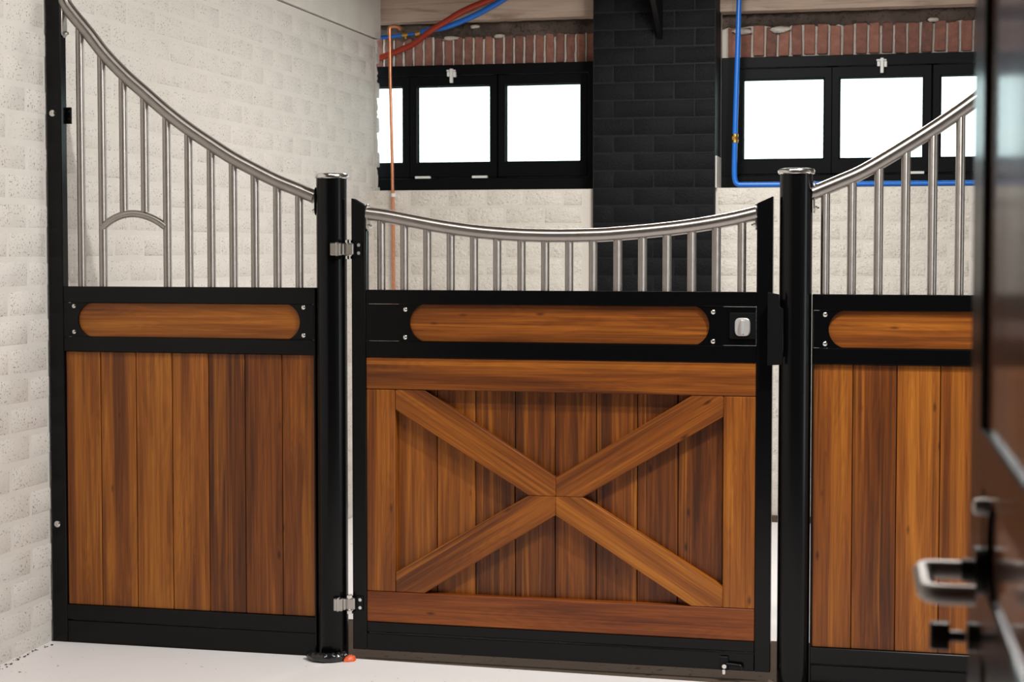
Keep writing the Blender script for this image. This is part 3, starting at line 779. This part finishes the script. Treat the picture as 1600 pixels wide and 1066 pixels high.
# ------------------------------------------------------------------ PIPES, HOSES, BRACKET AT THE BACK
cp = thing('copper_pipe', 'thin upright copper pipe in front of the left window', 'pipe', (-2.884, 3.848, -.09))
bm = bmesh.new(); tube(bm, [(-2.882, 3.848, -.09), (-2.884, 3.848, 1.5), (-2.888, 3.848, 1.9), (-2.899, 3.848, 2.4), (-2.903, 3.848, 2.715)], .0092, 14); finish('pipe_run', bm, 'copper', cp)
bm = bmesh.new(); tube(bm, smooth_path([(-2.903, 3.848, 2.70), (-2.903, 3.848, 2.735), (-2.893, 3.850, 2.747), (-2.872, 3.85, 2.748), (-2.850, 3.85, 2.744), (-2.833, 3.85, 2.728)], 24), [.0122] * 16 + [.011] * 20 if False else .0115, 12); finish('elbow', bm, 'copper', cp)
bm = bmesh.new(); tube(bm, [(-2.884, 3.848, 1.752), (-2.884, 3.848, 1.772)], .0135, 14); box(bm, (-2.890, 3.85, 1.756), (-2.878, 3.871, 1.768)); finish('pipe_clip', bm, 'whiteplastic', cp)
def hose(bm, pts, r, n=60): tube(bm, smooth_path(pts, n), r, 14)
bm = bmesh.new(); hose(bm, [(-3.07, 4.09, 2.585), (-2.985, 4.09, 2.613), (-2.90, 4.085, 2.642), (-2.82, 4.07, 2.672), (-2.70, 4.005, 2.735), (-2.595, 3.985, 2.788), (-2.49, 3.982, 2.845), (-2.33, 3.982, 2.905), (-2.1, 3.982, 2.99)], .0178)
tag(finish('red_hose', bm, 'redhose'), 'red hose slanting up across the timber above the left window', 'hose')
bh = thing('blue_hose', 'blue hose slanting up behind the red hose above the left window', 'hose', (-2.6, 4.03, 2.75), 'blue water hoses')
bm = bmesh.new(); hose(bm, [(-2.79, 4.095, 2.738), (-2.72, 4.075, 2.752), (-2.64, 4.04, 2.755), (-2.565, 4.026, 2.772), (-2.45, 4.026, 2.815), (-2.33, 4.026, 2.872), (-2.22, 4.026, 2.93), (-2.0, 4.026, 3.04)], .0168); finish('hose_run', bm, 'bluehose', bh)
bm = bmesh.new(); hose(bm, [(-3.08, 4.10, 2.716), (-2.99, 4.10, 2.722), (-2.90, 4.10, 2.728), (-2.80, 4.096, 2.736)], .0105, 20); finish('thin_hose', bm, 'bluehose', bh)
bm = bmesh.new(); tube(bm, [(-2.815, 4.096, 2.733), (-2.785, 4.094, 2.739)], .019, 8); finish('hose_coupling', bm, 'brass', bh); bm = bmesh.new(); tube(bm, [(-2.90, 4.098, 2.729), (-2.865, 4.098, 2.732)], .0135, 8); tube(bm, [(-2.882, 4.098, 2.73), (-2.878, 4.096, 2.705)], .007, 8); finish('tap_piece', bm, 'brass', bh)
b2 = thing('blue_hose', 'blue hose dropping beside the black pillar and running along the right window sill', 'hose', (-.88, 3.89, 1.79), 'blue water hoses')
bm = bmesh.new(); hose(bm, [(-.866, 3.90, 2.99), (-.872, 3.90, 2.82), (-.878, 3.90, 2.55), (-.885, 3.90, 2.3), (-.890, 3.90, 2.08), (-.892, 3.90, 1.93), (-.890, 3.90, 1.845), (-.875, 3.90, 1.812), (-.835, 3.90, 1.8075), (-.70, 3.9, 1.807), (-.3, 3.9, 1.8075), (.2, 3.9, 1.807), (.75, 3.9, 1.808)], .0148, 96); finish('hose_run', bm, 'bluehose', b2)
bm = bmesh.new(); tube(bm, [(-.890, 3.90, 2.045), (-.8898, 3.90, 2.093)], .0185, 12); tube(bm, [(-.890, 3.90, 2.06), (-.8898, 3.90, 2.078)], .0205, 6); finish('hose_coupling', bm, 'brass', b2)
bm = bmesh.new(); prism(bm, [(-.006, 0), (.006, 0)] and [(3.819, 2.625), (3.42, 2.86), (3.42, 3.139), (3.819, 3.139)], -.03, .0)
for v in bm.verts: v.co = Vector((-1.29 + v.co.y, v.co.x, v.co.z))
bmesh.ops.recalc_face_normals(bm, faces=bm.faces)
tag(finish('steel_bracket', bm, 'blackmatte', bevel=.002), 'tapered black steel bracket fixed high on the black block pillar', 'bracket')

# ------------------------------------------------------------------ OPEN DOOR IN THE FOREGROUND (swung towards the camera, seen edge-on)
od = thing('open_door', 'dark varnished wooden door with black frame and steel lever handle, open in the right foreground', 'door', (0.0650, -D + 1.5, 0))
od['local_frame'] = 1
ux, uy = 0.0235, -0.9997            # along the door, towards the camera
od.matrix_local = Matrix(((ux, uy, 0, 0.0650), (uy, -ux, 0, -D + 1.5), (0, 0, 1, 0), (0, 0, 0, 1)))   # x along the door, y out of its face (left)
T = .04
def dbox(name, lo, hi, mat, parent=od, bevel=.002):
    return bxo(name, lo, hi, mat, parent, bevel)
dbox('stile', (0, -T, .03), (.145, .0, 2.6), 'black'); dbox('stile', (1.10, -T, .03), (1.24, 0, 2.6), 'black')
dbox('top_rail', (.145, -T, 2.5), (1.10, 0, 2.6), 'black')
dbox('upper_middle_rail', (.145, -T, 1.260), (1.10, 0, 1.300), 'black')
dbox('lower_middle_rail', (.145, -T, 1.128), (1.10, 0, 1.186), 'black')
dbox('bottom_rail', (.145, -T, .03), (1.10, 0, .12), 'black')
def dplank(x0, x1, z0, z1, yf, name='plank', grain='z'):
    bm = bmesh.new(); a, b, t = (z1 - z0) / 2, (x1 - x0) / 2, .01
    if grain == 'x': a, b = b, a
    box(bm, (-a, -b, -t), (a, b, t)); xd = (0, 0, 1) if grain == 'z' else (1, 0, 0)
    return finish(name, bm, 'darkwood', od, bevel=.0015, mtx=board_mtx(((x0 + x1) / 2, yf - t, (z0 + z1) / 2), xd, (0, 1, 0), None))
for k in range(7):
    a = .145 + .1364 * k; dplank(a + .0006, a + .1358, 1.300, 2.5, -.002); dplank(a + .0006, a + .1358, .12, 1.128, -.003)
# black beading along the upper panel
dbox('panel_bead', (.145, -.008, 1.300), (.158, .0032, 2.5), 'black'); dbox('panel_bead', (.158, -.008, 1.300), (1.10, .0032, 1.311), 'black')
dplank(.15, 1.09, 1.186, 1.260, -.005, 'inset_board', 'x')
# end plate with hollow arc
bm = bmesh.new(); h = .0365; zc_ = 1.223; n = 14; arc = [(.176 + .040 * (abs(2 * k / n - 1) ** 2), zc_ - h + 2 * h * k / n) for k in range(n + 1)]
vf = [[bm.verts.new((x, -.001, z)) for x, z in q] for q in ([(.145, p[1]) for p in arc], arc)]; vb = [[bm.verts.new((x, -.010, z)) for x, z in q] for q in ([(.145, p[1]) for p in arc], arc)]
for k in range(n):
    bm.faces.new((vf[0][k], vf[1][k], vf[1][k+1], vf[0][k+1])); bm.faces.new((vf[1][k], vb[1][k], vb[1][k+1], vf[1][k+1])); bm.faces.new((vb[0][k], vb[0][k+1], vb[1][k+1], vb[1][k])); bm.faces.new((vf[0][k], vf[0][k+1], vb[0][k+1], vb[0][k]))
finish('end_plate', bm, 'black', od)
# lever handle whose free end turns back to the door
lvb = bmesh.new()
tube(lvb, smooth_path([(.149, .014, 1.196), (.149, .032, 1.196), (.150, .0405, 1.196), (.157, .0455, 1.196), (.170, .046, 1.196), (.222, .046, 1.196), (.236, .0455, 1.196), (.245, .0405, 1.196), (.247, .032, 1.196), (.247, .012, 1.196)], 60), .0075, 18)
lv = finish('lever_handle', lvb, 'steel', od)
bm = bmesh.new(); tube(bm, [(.149, 0, 1.196), (.149, .006, 1.196)], .019, 24); tube(bm, [(.149, .006, 1.196), (.149, .016, 1.196)], .0092, 18); finish('rosette', bm, 'darksteel', lv)
bm = bmesh.new(); tube(bm, [(.165, -.002, 1.249), (.165, .002, 1.249), (.165, .0075, 1.249), (.165, .009, 1.249)], [.0068, .0068, .0060, .003], 16); finish('screw', bm, 'plate', od)
bm = bmesh.new(); tube(bm, [(.092, 0, 1.130), (.092, .007, 1.130)], .012, 24); lkk = finish('lock_rosette', bm, 'darksteel', od)
bm = bmesh.new(); tube(bm, [(.092, .008, 1.130), (.092, .022, 1.130)], .0050, 12)
b2_ = [(.092 + .0085 * math.copysign(abs(math.cos(t)) ** .5, math.cos(t)), 1.130 + .0115 * math.copysign(abs(math.sin(t)) ** .5, math.sin(t))) for t in (2 * math.pi * k / 24 for k in range(24))]
prism(bm, b2_, .021, .037); finish('thumb_turn', bm, 'darksteel', lkk, bevel=.002)
